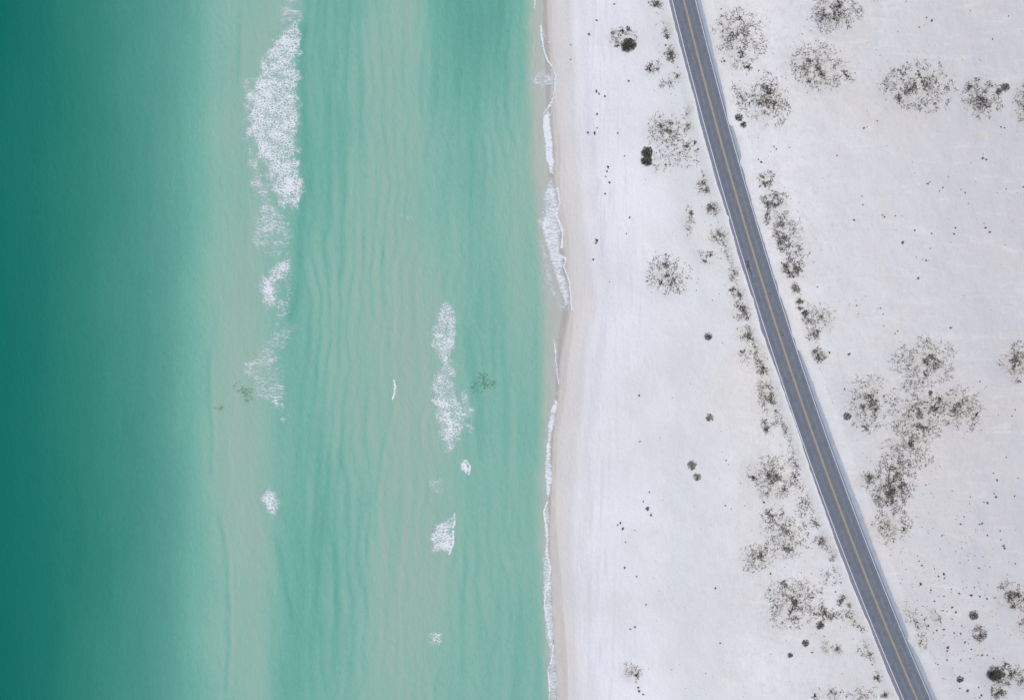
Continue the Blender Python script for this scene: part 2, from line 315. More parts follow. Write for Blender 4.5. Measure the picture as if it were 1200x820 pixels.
TUFT_RIGHT = [(831,11,1.6),(845,11,1.6),(877,79,3.2),(889,83,1.5),(892,190,2.2),(910,175,1.4),(925,173,1.3),(1012.5,150,1.9),(1016,149,1),(981,182,1.6),(956,48,1.3),(889,187,1.2),(903,178,1.2),(907,172,1.2),
 (1092,24,2.2),(1086,21,1.5),(1077,32,1.4),(1163,46,1.5),(1052,37,1.1),(1182,19,1.1),(1028,142,1.5),(1173,149,1.7),(1177,150,1.4),(1152,186,2.6),(1156,187,1.6),(1062,2,1.3),(1137,13,1.2),
 (1152,181,1),(1087,215,2),(1090,213,1.5),(1101,224,1.5),(1105,220,1.4),(1179,222,1.5),(1199,219,1.6),(1010,230,1.3),(1011,240,1.4),(1001,258,1.8),(1034,252,1.8),(1036.5,254,1.8),(1049,253,1.2),
 (1072,270,1.6),(1092,273.5,1.7),(1120,267,1.7),(1118,274,1.5),(1160,272,1.6),(1155,267,1.6),(1153,262,1),(1058,284,2.3),(1090,291,1.3),(1085,305,2),(1088,305,1.1),(1081,304,1.1),(1076,326,2.3),(1178,287,1.1),
 (1004,358,1.7),(1003,352,1),(1032,361,1.4),(1035,368,1.2),(1114,384,1.7),(1036,382,1.2),(1074,301,1.2),(1131,226,1.3),(1126,222,1),(958,336,1.4),(1049,391,1.5),(1052,388,1.4),(995,415,1.9),(1148,447,1.6),
 (990,456,1.6),(1169,563,1.4),(1101,546,1.1),(1085,568,1.4),(1164,554,1.1),(1168,562,1.4),(1167,582,2.2),(1165,578,1.1),(1157,589,2.2),(1153,588,1.4),(1137,582,1.3),(1136,590,1.3),(1130,605,1.4),
 (1126,614,2.1),(1120,608,1),(1151,613,2),(1148,614,1.3),(1172,622,1.5),(1176,639,2.6),(1177,642,1.8),(1173,632,1.2),(1157,627,1.5),(1104,627,1.5),(1143,620,1),(1127,642,1.2),(1120,646,1.1),(1075,651,1.2),
 (1080,662,2.1),(1077,657,1.1),(1079,684,2.1),(1106,672,2.3),(1107,677,1.7),(1100,675,1.7),(1095,666,1.2),(1147,665,1.3),(1091,691,1.9),(1106,698,1.5),(1124,695,1.8),(1138,697,2.1),(1148,698,2.1),
 (1157,701,1.9),(1095,704,1.6),(1105,715,1.7),(1110,716,1.3),(1116,711,1.8),(1120,717,1.7),(1116,725,1.5),(1127,733,1.6),(1118,741,1.8),(1126,742,1.7),(1106,737,1.7),(1098,738,1.4),(1094,741,1.3),
 (1106,744,1.2),(1088,733,2.1),(1084,726,1.6),(1131,752,1.8),(1138,760,1.8),(1111,758,2.5),(1110,762,1.6),(1146,767,1.3),(1151,767,1.6),(1157,767,1.5),(1110,773,1.4),(1126,773,1.6),(1137,771,1.3),(1164,771,1.3),
 (1134,809,2.6),(1125,806,1.3),(1147,805,1.6),(1150,814,2),(1148,817,1.6),(1082,665,1),(1115,690,1.2),(1133,688,1.1),(1142,688,1.2),(972,413,1.8),(996,414,1.6),(951,432,1.3),(976,510,2),(978,514,1.4),
 (1188,700,1.5),(1193,560,1.1),(1189,581,1.5),(1182,658,1.1),(1160,664,1),(1190,660,1.4),(1170,486,1.1),(1186,487,1.6),(1190,480,1.4),(1099,778,1.2),(1066,777,1),(940,40,1),(1002,86,1.4),(985,60,1),(1148,70,.9)]

_bx = np.array([p[1] for p in PATCHES]); _by = np.array([p[2] for p in PATCHES])
def terrain(px, py):
    px = np.asarray(px, float); py = np.asarray(py, float)
    e = shore(py); d = px-e
    z = np.where(d < 0, -depth(px, py), 0)
    land = 2.05*(1-np.exp(-np.maximum(d, 0)/55))
    off = np.abs(road_off(px, py))
    away = sstep(60, 160, d)*sstep(24, 60, off)
    berm = .10*np.exp(-((d-28)/7)**2)
    dune = away*(.9*(fbm(px*.011, py*.011, 101, 4)-.45) + .16*(fbm(px*.06, py*.05, 111, 3)-.5)) + .05*sstep(8, 40, d)*(fbm(px*.10, py*.05, 117, 2)-.5)*sstep(22, 30, off)
    m = np.zeros(px.shape)
    box = (px > 640) & (px < 1260) & (py > -60) & (py < 880)
    if box.any():
        bx, by = px[box], py[box]; mm = np.zeros(bx.shape)
        for p in PATCHES:
            a = R(p[6] if False else p[5]); ux = (bx-p[1])*math.cos(a)+(by-p[2])*math.sin(a); uy = -(bx-p[1])*math.sin(a)+(by-p[2])*math.cos(a)
            r2 = (ux/(p[3]+3))**2+(uy/(p[4]+3))**2
            mm = np.maximum(mm, min(.55, .022*min(p[3], p[4]))*np.exp(-1.3*r2))
        m[box] = mm*(.6+.8*fbm(bx*.09, by*.09, 131, 3))
    land = land+berm+dune+m*sstep(22, 40, off)
    flat = 1-sstep(22, 62, off)
    land = np.where(d > 60, land*(1-flat)+(ROADZ-.12)*flat, land)
    return np.where(d >= 0, land, z)
def W(px, py, z=None, dz=0.0):
    """map position -> world, standing on the ground"""
    if z is None: z = terrain(np.array([px], float), np.array([py], float))[0]
    s = K*(H-z)/H
    return ((px-600)*s, (410-py)*s, z+dz)

# ------------------------------------------------------------------ materials
class NT:
    def __init__(s, name):
        s.m = bpy.data.materials.new(name); s.m.use_nodes = True; s.t = s.m.node_tree; s.n = s.t.nodes; s.l = s.t.links
        s.b = s.n['Principled BSDF']; s.out = s.n['Material Output']; s.tc = s.n.new('ShaderNodeTexCoord')
    def new(s, t, **kw):
        n = s.n.new(t)
        for k, v in kw.items(): setattr(n, k, v)
        return n
    def con(s, a, b): s.l.new(a, b)
    def val(s, sock, v):
        if hasattr(v, 'is_output'): s.l.new(v, sock)
        else: sock.default_value = v
    def math(s, op, a, b=0.0, c=None, clamp=False):
        n = s.new('ShaderNodeMath', operation=op, use_clamp=clamp); s.val(n.inputs[0], a); s.val(n.inputs[1], b)
        if c is not None: s.val(n.inputs[2], c)
        return n.outputs[0]
    def mix(s, f, a, b, blend='MIX'):
        n = s.new('ShaderNodeMix', data_type='RGBA', blend_type=blend); s.val(n.inputs[0], f); s.val(n.inputs[6], a); s.val(n.inputs[7], b); return n.outputs[2]
    def noise(s, scale, detail=4, rough=.5, stretch=None, dist=0.0, vec=None):
        n = s.new('ShaderNodeTexNoise'); n.inputs['Scale'].default_value = scale; n.inputs['Detail'].default_value = detail
        n.inputs['Roughness'].default_value = rough; n.inputs['Distortion'].default_value = dist
        v = vec or s.tc.outputs['Object']
        if stretch:
            mp = s.new('ShaderNodeMapping'); mp.inputs['Scale'].default_value = stretch; s.con(v, mp.inputs[0]); v = mp.outputs[0]
        s.con(v, n.inputs['Vector']); return n.outputs[0]
    def ramp(s, f, stops, interp='LINEAR'):
        n = s.new('ShaderNodeValToRGB'); cr = n.color_ramp; cr.interpolation = interp
        while len(cr.elements) < len(stops): cr.elements.new(.5)
        for e, (p, c) in zip(cr.elements, stops): e.position = p; e.color = c if len(c) == 4 else (*c, 1)
        s.con(f, n.inputs[0]); return n.outputs[0]
    def rng(s, f, a, b, c=0.0, d=1.0):
        n = s.new('ShaderNodeMapRange'); n.inputs[1].default_value = a; n.inputs[2].default_value = b; n.inputs[3].default_value = c; n.inputs[4].default_value = d
        s.con(f, n.inputs[0]); return n.outputs[0]
    def attr(s, name):
        n = s.new('ShaderNodeAttribute', attribute_name=name); return n.outputs['Fac']
    def bump(s, h, strength, dist):
        n = s.new('ShaderNodeBump'); n.inputs['Strength'].default_value = strength; n.inputs['Distance'].default_value = dist
        s.con(h, n.inputs['Height']); s.con(n.outputs[0], s.b.inputs['Normal']); return n
G = lambda v: (v, v, v, 1)

# --- white quartz sand, wet at the water, cream then bright white inland
def sl(r, g, b, k=1.0):
    c = lin(r, g, b, k); return (c[0]*1.012, c[1]*1.002, c[2]*.97, 1)
def sand_material():
    s = NT('sand'); d = s.attr('shore_d'); wet = s.attr('wet')
    wob = s.math('MULTIPLY', s.math('SUBTRACT', s.noise(.18, 4, .55, (1, .35, 1)), .5), 5.0)
    dd = s.math('DIVIDE', s.math('ADD', d, wob), 150.0)
    SK = .985
    col = s.ramp(dd, [(0, sl(209, 206, 205, SK)), (.014, sl(213, 210, 208, SK)), (.035, sl(218, 217, 220, SK)), (.052, sl(219, 221, 230, SK)), (.07, sl(214, 218, 230, SK)),
                      (.085, sl(224, 227, 238, SK)), (.19, sl(222, 225, 235, SK)), (.25, sl(210, 215, 221, SK)), (.30, sl(211, 215, 222, SK)), (.40, sl(219, 221, 229, SK)), (.62, sl(205, 207, 214, SK)),
                      (.85, sl(193, 195, 204, SK))])
    # old drift lines parallel to the water on the lower beach
    st = s.noise(.55, 4, .6, (1.6, .10, 1), .6)
    stf = s.math('MULTIPLY', s.rng(st, .50, .66), s.rng(d, 30, 14), clamp=True)
    col = s.mix(s.math('MULTIPLY', stf, .55), col, sl(202, 204, 216))
    st2 = s.noise(.4, 3, .6, (2.2, .10, 1), .8)
    col = s.mix(s.math('MULTIPLY', s.math('MULTIPLY', s.rng(st2, .52, .7), s.rng(d, 16, 4), clamp=True), .5), col, sl(222, 220, 215))
    # broad mottling, finer grey-brown organic tint, wind texture
    col = s.mix(s.math('MULTIPLY', s.rng(s.noise(.035, 5, .6), .40, .66), .55), col, sl(199, 203, 209), 'MIX')
    col = s.mix(s.math('MULTIPLY', s.rng(s.noise(.022, 4, .55, None, .4), .50, .70), .38), col, sl(208, 203, 198))
    duney = s.rng(d, 35, 60)
    col = s.mix(s.math('MULTIPLY', s.math('MULTIPLY', s.rng(s.noise(.11, 6, .68, (1, 1.4, 1), .6), .50, .66), duney, clamp=True), .38), col, sl(203, 198, 194))
    col = s.mix(s.math('MULTIPLY', s.math('MULTIPLY', s.rng(s.noise(.16, 5, .6, (.5, 2.2, 1), .8), .54, .68), duney, clamp=True), .28), col, sl(222, 223, 229))
    col = s.mix(s.math('MULTIPLY', s.math('MULTIPLY', s.rng(s.noise(.45, 6, .7), .50, .72), duney, clamp=True), .42), col, sl(184, 186, 190))
    col = s.mix(s.math('MULTIPLY', s.rng(s.noise(2.2, 4, .75), .48, .70), .22), col, sl(172, 173, 178))
    # litter and grey humus among the shrubs
    hum = s.attr('humus')
    col = s.mix(s.math('MULTIPLY', s.math('MULTIPLY', s.rng(s.noise(.9, 6, .75), .36, .62), hum, clamp=True), .75), col, sl(176, 170, 160))
    # wet band
    wc = s.mix(s.rng(s.noise(.5, 4, .6, (1, .3, 1)), .35, .7), sl(196, 193, 193), sl(204, 201, 199))
    wf = s.rng(s.math('ADD', wet, s.math('MULTIPLY', s.math('SUBTRACT', s.noise(.6, 3, .5, (1, .3, 1)), .5), .4)), .25, .6)
    col = s.mix(wf, col, wc)
    s.con(col, s.b.inputs['Base Color'])
    s.con(s.rng(wf, 0, 1, .95, .45), s.b.inputs['Roughness'])
    s.b.inputs['Specular IOR Level'].default_value = .25
    hsum = s.math('ADD', s.math('MULTIPLY', s.noise(.8, 6, .65, (1, .8, 1)), .6), s.math('MULTIPLY', s.noise(4.5, 3, .6), .12))
    s.bump(hsum, .5, .4)
    return s.m

WK = .93
def water_material():
    s = NT('sea_water'); h = s.attr('depth')
    g = s.math('MULTIPLY', s.math('SUBTRACT', s.noise(1.1, 6, .75, (1.2, .6, 1), .3), .5), .95)
    g2 = s.math('MULTIPLY', s.math('SUBTRACT', s.noise(.10, 4, .55, (1.6, .22, 1), .5), .5), .45)
    f = s.math('MULTIPLY_ADD', h, .125, 0.0)
    f = s.math('ADD', f, s.math('MULTIPLY', s.math('ADD', g, g2), s.rng(h, .2, 1.2, .01, .085)))
    c = lambda *a: lin(*a, WK)
    col = s.ramp(f, [(0, c(188, 186, 183)), (.03, c(176, 183, 176)), (.065, c(160, 182, 171)), (.10, c(150, 181, 168)), (.14, c(136, 181, 167)), (.19, c(112, 173, 159)), (.25, c(93, 158, 146)),
                     (.33, c(76, 146, 133)), (.43, c(52, 131, 117)), (.54, c(30, 117, 104)), (.68, c(14, 105, 95)), (1, c(8, 94, 88))])
    s.con(col, s.b.inputs['Base Color'])
    s.b.inputs['Roughness'].default_value = .22; s.b.inputs['IOR'].default_value = 1.33
    s.b.inputs['Specular IOR Level'].default_value = .35
    hs = s.math('ADD', s.math('MULTIPLY', s.noise(.45, 5, .65, (1, .5, 1), .3), 1.0), s.math('MULTIPLY', s.noise(2.6, 4, .65, (1, .7, 1)), .3))
    s.bump(hs, .5, .30)
    s.con(s.rng(h, 0.0, .16), s.b.inputs['Alpha'])
    return s.m

def foam_material(name, streak, wl=1.05, wn=1.9, w2=1.7):
    s = NT(name); D = s.attr('froth')
    st = (.55, 1.9, 1) if streak else (1.1, 1.9, 1)
    wv = s.new('ShaderNodeMapping'); wv.inputs['Scale'].default_value = st; s.con(s.tc.outputs['Object'], wv.inputs[0])
    nz = s.new('ShaderNodeTexNoise'); nz.inputs['Scale'].default_value = 1.1; nz.inputs['Detail'].default_value = 3; s.con(wv.outputs[0], nz.inputs['Vector'])
    mx = s.new('ShaderNodeMix', data_type='RGBA', blend_type='LINEAR_LIGHT'); mx.inputs[0].default_value = .7; s.con(wv.outputs[0], mx.inputs[6]); s.con(nz.outputs['Color'], mx.inputs[7])
    vo = s.new('ShaderNodeTexVoronoi', feature='DISTANCE_TO_EDGE'); vo.inputs['Scale'].default_value = .95; s.con(mx.outputs[2], vo.inputs['Vector'])
    lace = s.rng(vo.outputs['Distance'], 0, .30, 1, 0)
    n1 = s.noise(1.25, 5, .7, None, .5, wv.outputs[0]); n2 = s.noise(.22, 3, .5, None, 0, wv.outputs[0])
    t = s.math('MULTIPLY', s.math('SUBTRACT', lace, .5), wl)
    t = s.math('ADD', t, s.math('MULTIPLY', s.math('SUBTRACT', n1, .5), wn))
    t = s.math('ADD', t, s.math('MULTIPLY', s.math('SUBTRACT', n2, .5), w2))
    t = s.math('ADD', t, s.math('MULTIPLY', D, 2.0))
    a = s.rng(t, .68, 1.70)
    a = s.math('MULTIPLY', a, s.rng(D, .02, .25), clamp=True)
    s.con(s.math('MULTIPLY', a, .94), s.b.inputs['Alpha'])
    s.b.inputs['Base Color'].default_value = lin(219, 226, 234); s.b.inputs['Roughness'].default_value = .7
    s.bump(n1, .5, .2)
    return s.m

def asphalt_material():
    s = NT('asphalt'); u = s.attr('across')
    base = s.mix(s.rng(s.noise(1.2, 5, .7, (1, .6, 1)), .35, .68), lin(98, 107, 120, .93), lin(119, 127, 139, .93))
    base = s.mix(s.math('MULTIPLY', s.rng(s.noise(.06, 3, .5), .4, .65), .35), base, lin(110, 112, 126))
    # polished wheel tracks
    for c in (-2.45, -.95, .95, 2.45):
        dd = s.math('ABSOLUTE', s.math('SUBTRACT', u, c)); f = s.math('MULTIPLY', s.rng(dd, .6, .05), .30)
        base = s.mix(f, base, lin(84, 88, 106))
    # worn tar seams across and along
    base = s.mix(s.math('MULTIPLY', s.rng(s.math('ABSOLUTE', s.math('SUBTRACT', u, .42)), .28, .05), .35), base, lin(104, 103, 106))
    # wind-blown sand film on the shoulders
    l = s.rng(u, -3.5, -3.9); r = s.rng(u, 3.6, 4.0)
    base = s.mix(s.math('MULTIPLY', l, .62), base, lin(138, 138, 158))
    rf = s.math('MULTIPLY', r, s.rng(s.noise(.5, 4, .6), .2, .7, .62, .98))
    base = s.mix(rf, base, lin(148, 160, 176))
    ex = s.math('ADD', s.rng(u, 3.9, 6.2), s.rng(u, -4.2, -6.5), clamp=True)
    base = s.mix(s.math('MULTIPLY', ex, s.rng(s.noise(1.1, 5, .7, (1, .4, 1)), .35, .65, .2, .9)), base, lin(190, 198, 208))
    s.con(base, s.b.inputs['Base Color']); s.b.inputs['Roughness'].default_value = .85
    s.bump(s.noise(9, 3, .6), .3, .02)
    return s.m
def paint_material(name, col, wear):
    s = NT(name); n = s.noise(3.5, 4, .7)
    s.con(s.mix(s.rng(n, .45, .75, 0, wear), col, lin(112, 118, 136)), s.b.inputs['Base Color']); s.b.inputs['Roughness'].default_value = .7
    return s.m
def leaf_material(name, stops):
    s = NT(name); g = s.new('ShaderNodeNewGeometry')
    s.con(s.ramp(g.outputs['Random Per Island'], stops), s.b.inputs['Base Color']); s.b.inputs['Roughness'].default_value = .8
    s.b.inputs['Specular IOR Level'].default_value = .2
    return s.m
SAND = sand_material(); WATER = water_material()
FOAM = foam_material('sea_foam', False); FOAMS = foam_material('streaky_foam', True, .8, 2.4); FOAMW = foam_material('swash_foam', True, .5, 1.4, 1.0)
ASPH = asphalt_material(); WHITE = paint_material('white_paint', lin(205, 212, 228), .55); YELLOW = paint_material('yellow_paint', lin(172, 153, 112), .65)
LEAF = [leaf_material('grey_leaves', [(0, (.08, .065, .058)), (.3, (.13, .11, .10)), (.5, (.10, .105, .065)), (.75, (.21, .18, .165)), (1, (.14, .10, .09))]),
        leaf_material('brown_leaves', [(0, (.07, .055, .05)), (.35, (.12, .09, .08)), (.6, (.17, .13, .11)), (.8, (.10, .12, .07)), (1, (.26, .20, .16))]),
        leaf_material('olive_leaves', [(0, (.06, .07, .04)), (.35, (.10, .11, .06)), (.6, (.16, .16, .11)), (.8, (.25, .23, .15)), (1, (.12, .09, .08))]),
        leaf_material('pale_leaves', [(0, (.16, .16, .13)), (.4, (.24, .24, .19)), (.7, (.32, .30, .24)), (1, (.18, .15, .12))])]
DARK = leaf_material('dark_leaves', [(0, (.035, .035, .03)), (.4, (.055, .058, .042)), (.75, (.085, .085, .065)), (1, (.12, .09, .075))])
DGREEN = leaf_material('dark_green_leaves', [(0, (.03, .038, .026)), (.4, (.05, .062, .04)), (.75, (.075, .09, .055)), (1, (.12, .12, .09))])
TWIG = leaf_material('twigs', [(0, (.13, .11, .10)), (.5, (.22, .20, .19)), (1, (.32, .29, .27))])

# ------------------------------------------------------------------ terrain, sea
def axis(a, b, step, far):
    x = list(np.arange(a, b+.01, step)); d = step*1.5; p = b
    while p < far: p += d; x.append(p); d *= 1.35
    d = step*1.5; p = a; pre = []
    while p > -far: p -= d; pre.append(p); d *= 1.35
    return np.array(pre[::-1]+x)
def sand_attrs(px, py):
    d = (px-shore(py))
    wetw = interp_s(WET, py)
    wet = 1-sstep(wetw-3, wetw+2.5, d)
    hum = np.zeros(px.shape); box = (px > 640) & (px < 1260) & (py > -60) & (py < 880)
    if box.any():
        bx, by = px[box], py[box]; mm = np.zeros(bx.shape)
        for p in PATCHES:
            a = R(p[5]); ux = (bx-p[1])*math.cos(a)+(by-p[2])*math.sin(a); uy = -(bx-p[1])*math.sin(a)+(by-p[2])*math.cos(a)
            mm = np.maximum(mm, min(1, p[6])*np.exp(-1.1*((ux/p[3])**2+(uy/p[4])**2)))
        hum[box] = mm
    return {'shore_d': d*K, 'wet': wet, 'humus': hum}
ax = np.concatenate([axis(560, 1260, 2, 13000)]); ax = np.unique(np.concatenate([ax[ax < 555], np.arange(-60, 560, 8), ax[ax >= 560]]))
ax = ax[np.concatenate([[True], np.diff(ax) > .5])]
ay = axis(-50, 870, 2, 13000)
PX, PY = np.meshgrid(ax, ay); Z = terrain(PX, PY); S = K*(H-Z)/H
tag(link('sand_ground', grid_mesh('sand_ground', (PX-600)*S, (410-PY)*S, Z, SAND, attrs=sand_attrs(PX, PY))), 'white sand beach and dunes beside the sea', kind='structure')

def sea_z(px, py):
    a = sstep(660, 560, px)
    return .16*a*(fbm((px+20*fbm(px*.01, py*.005, 7, 2))*.05, py*.008, 201, 3)-.5) + .05*a*(fbm(px*.3, py*.2, 203, 2)-.5)
wx = axis(-20, 676, 1.6, 13000); wx = wx[wx < 700]; wy = axis(-30, 850, 2.0, 13000)
PX, PY = np.meshgrid(wx, wy); D_ = depth(PX, PY); Z = sea_z(PX, PY); S = K*(H-Z)/H
keepw = (PX[:-1, :-1] < shore(PY[:-1, :-1])+1)
Z = Z*sstep(0, .4, D_)+.012
tag(link('sea', grid_mesh('sea', (PX-600)*S, (410-PY)*S, Z, WATER, keep=keepw, attrs={'depth': D_})), 'green shallow sea water', kind='structure')

# ------------------------------------------------------------------ foam
def foam(label, polys=(), strokes=(), streak=False, rag=5.0, group=None):
    wash = 'shore' in label or 'swash' in label
    P = [p for pl in polys for p in pl[0]]+[p for st in strokes for p in st[0]]
    x0, x1 = min(p[0] for p in P)-9, max(p[0] for p in P)+9; y0, y1 = min(p[1] for p in P)-9, max(p[1] for p in P)+9
    gx, gy = np.meshgrid(np.arange(x0, x1, 1.0), np.arange(y0, y1, 1.0))
    nx = (fbm(gx*.13, gy*.13, 301, 4)-.5)*2; nx2 = (fbm(gx*.5, gy*.5, 307, 2)-.5)*2
    D = np.zeros(gx.shape)
    for pl in polys:
        pts, den = pl[0], pl[1]; soft = (pl[2] if len(pl) > 2 else 5.0)*(1 if wash else 1.5)
        sd_ = poly_sd(gx, gy, pts)+nx*rag*(1 if wash else 1.5)+nx2*rag*.5
        D = np.maximum(D, den*sstep(-soft*.35, soft, sd_)*(.85+.35*fbm(gx*.07, gy*.07, 311, 2)))
    for pts, wd, den in strokes:
        d = seg_dist(gx+nx*1.2, gy, pts)
        D = np.maximum(D, den*np.exp(-(d/(wd*(.75+.6*fbm(gx*.1, gy*.1, 331, 2))))**2))
    D = np.clip(D, 0, 1)
    k = (D[:-1, :-1]+D[1:, 1:]) > .03
    T = terrain(gx, gy)
    Z = np.maximum(np.where(gx < shore(gy)+1, sea_z(gx, gy), -9)+.03, T+.03) + .10*D*np.where(T < -.3, 1, .3) + .015
    S = K*(H-Z)/H
    return tag(link('foam_patch', grid_mesh('foam_patch', (gx-600)*S, (410-gy)*S, Z, FOAMW if wash and not streak else FOAMS if streak else FOAM, keep=k, attrs={'froth': D})), label, 'sea foam', group)
foam("largest white foam patch of a broken wave near the top on the outer sandbar",
     [([(346,20),(356,26),(353,60),(351,100),(352,150),(353,195),(358,208),(354,238),(343,252),(326,243),(317,228),(311,212),(301,190),(293,172),(287,150),(290,112),(297,93),(305,72),(315,52),(330,32)], .60, 6),
      ([(301,95),(312,85),(318,120),(316,160),(322,190),(328,215),(318,215),(304,185),(294,160),(294,118)], .74, 8), ([(330,35),(348,24),(350,50),(330,70),(318,62)], .74, 6),
      ([(328,190),(348,195),(352,225),(340,240),(326,228)], .76, 7)])
foam("thin wispy foam streaks above the tip of the largest foam patch", [([(334,-6),(354,-6),(356,24),(345,26),(328,30),(314,34)], .40, 7)], streak=True)
foam("faint streaky trail of foam just below and left of the largest foam patch",
     [([(297,205),(318,212),(322,235),(338,252),(344,270),(340,300),(320,306),(304,292),(290,282),(291,258),(300,240),(296,225)], .43, 6), ([(292,276),(305,285),(304,296),(296,290)], .6, 4),
      ([(296,236),(330,232),(332,236),(298,240)], .55, 3)], streak=True)
foam("thin ragged fringe of foam streaks along the left side of the largest foam patch",
     [([(284,92),(296,88),(300,120),(296,170),(306,200),(312,225),(298,232),(290,200),(284,160),(282,120)], .42, 5)], streak=True)
foam("faint threads of foam linking the medium slanting patch to the pale lacy one",
     [([(326,300),(346,296),(348,330),(346,366),(334,384),(316,392),(324,366),(330,340)], .37, 7)], streak=True)
foam("medium white foam patch slanting down on the outer sandbar below the faint streaks",
     [([(333,300),(345,303),(343,320),(330,330),(330,348),(327,362),(312,366),(303,350),(302,336),(308,322),(318,312)], .62, 6), ([(306,322),(326,322),(328,345),(312,360),(304,345)], .72, 6)], rag=4)
foam("large pale lacy patch of dissolving foam on the outer sandbar at mid height",
     [([(338,364),(350,385),(348,400),(334,412),(338,450),(340,478),(330,492),(322,478),(298,474),(284,442),(284,425),(302,402),(318,384)], .37, 9), ([(284,416),(300,412),(306,428),(292,446),(284,440)], .47, 6),
      ([(300,462),(330,470),(328,478),(300,470)], .5, 4), ([(327,480),(333,478),(334,492),(329,492)], .5, 3)], streak=True)
foam("small isolated oval foam patch low on the outer sandbar",
     [([(308,570),(318,569),(326,578),(330,592),(327,604),(318,609),(310,598),(304,585)], .64, 5)], rag=3)
foam("tall foam patch on the inner sandbar in the middle of the water",
     [([(516,352),(533,352),(537,372),(536,400),(531,425),(538,450),(540,470),(548,485),(546,508),(532,530),(520,534),(511,512),(507,482),(503,455),(505,436),(513,425),(504,412),(501,390),(508,370)], .55, 6),
      ([(504,440),(518,440),(532,480),(545,500),(536,520),(524,530),(512,505),(508,470)], .70, 9)], rag=4)
foam("faint lacy foam trailing right of the tall inner foam patch", [([(532,430),(542,455),(556,478),(552,492),(562,510),(545,512),(538,470),(530,445)], .40, 5)])
foam("small bright whitecap just below the tall inner foam patch", [([(537,541),(545,538),(551,544),(551,556),(544,558),(538,550)], .78, 3)], [([(547,540),(550,546),(549,556)], 1.3, .95)], rag=2)
foam("bright white breaking wave with a hard right edge low on the inner sandbar",
     [([(507,613),(520,609),(530,601),(534,603),(533,615),(530,621),(531,640),(527,651),(518,646),(505,650),(503,640),(499,630),(508,624)], .69, 4)], [([(532,602),(533,612),(531,618)], 1.2, 1), ([(531,622),(531,636),(526,650)], 1.6, 1)], rag=2.5)
foam("very faint foam specks above the bright breaking wave", [([(498,562),(508,558),(522,562),(526,580),(514,586),(503,574)], .32, 5)])
foam("small pale foam patch near the bottom of the inner sandbar", [([(497,742),(508,735),(518,742),(518,755),(508,760),(499,755)], .45, 5), ([(490,720),(510,728),(516,740),(498,736)], .28, 4)])
foam("faintest foam flecks high on the inner sandbar", [([(470,250),(482,248),(487,258),(480,266),(470,262)], .33, 4)])
foam("thin white crescent crest of a tiny wave at mid height", (), [([(461.5,446),(463.3,452),(462.5,460),(460,468)], 1.25, 1.0)])
foam("short sliver of swash foam at the very top of the shoreline", (), [([(626,-8),(626.5,4),(625.5,10)], 1.1, .9)])
foam("thin white swash line curving onto the upper beach",
     (), [([(634,30),(635,45),(637,58),(642,72),(648,81),(651,89),(649.5,105),(648,115),(644,124),(637,134)], 1.5, .92), ([(636,38),(640,47),(646,54)], .9, .6)])
foam("spray of short foam streaks behind the curved swash line", [([(621,86),(634,80),(648,84),(648,103),(636,104),(622,98),(612,94)], .44, 5), ([(636,86),(650,86),(648,102),(637,99)], .55, 4)], streak=True, rag=3)
foam("thick bright band of swash foam narrowing downward on the upper shore",
     [([(635,136),(642,128),(646,134),(646,150),(649,170),(650,190),(650,206),(643,204),(639,190),(637,165),(634,150)], .86, 3.5)], rag=1.6)
foam("broad lobed sheet of swash foam, the widest on the shoreline",
     [([(642,204),(650,208),(654,225),(657,245),(656,255),(660,270),(658,282),(658,296),(663,304),(662,318),(667,330),(669,345),(669,362),(660,360),(655,345),(648,325),(641,300),(636,285),(632,268),(636,250),(636,225)], .74, 6)],
     [([(653,220),(656,238),(652,252),(659,270),(658,290)], 1.5, 1), ([(658,300),(663,303),(661,312),(667,330),(669,345),(670,364)], 1.2, 1)], rag=2)
foam("streaky thin foam running back seaward of the broad lobed sheet", [([(640,208),(640,250),(637,268),(642,290),(650,325),(656,345),(668,366),(655,364),(640,345),(635,320),(632,290),(630,262),(636,230)], .46, 4)], streak=True, rag=3)
foam("beaded thread of foam joining the middle shoreline", (), [([(649,398),(651,412),(652,425),(652.5,436),(655,450)], 1.2, .85), ([(653,462),(657,455)], 2.5, .5)])
foam("long narrow wedge of bright swash foam at mid shoreline",
     [([(650,466),(655,468),(654,478),(651,492),(648,508),(646,530),(649,556),(646,576),(642,587),(638,574),(637,545),(639,520),(641,495),(644,478)], .84, 3.5)], rag=1.6)
foam("narrow lacy strip of swash foam with a bright crest in the lower half",
     [([(641,590),(645,600),(645,650),(648,680),(648,705),(650,750),(653,780),(646,782),(638,745),(635,715),(635,690),(634,665),(637,640),(635,605)], .60, 3)],
     [([(641,588),(637,600),(641,622),(641,645)], 1.5, .95), ([(640,645),(645,664),(643,680),(639,695),(638,712),(643,735),(646,755)], 1.2, .95)], rag=2)
foam("final strand of swash foam reaching the bottom edge of the shoreline",
     [([(646,755),(651,770),(654,800),(653,840),(641,840),(641,800),(643,780)], .58, 3)], [([(648,755),(647,768),(642,785),(644,805),(643,840)], 1.2, .95), ([(650,780),(653,800),(653,835)], .9, .6)], rag=2)

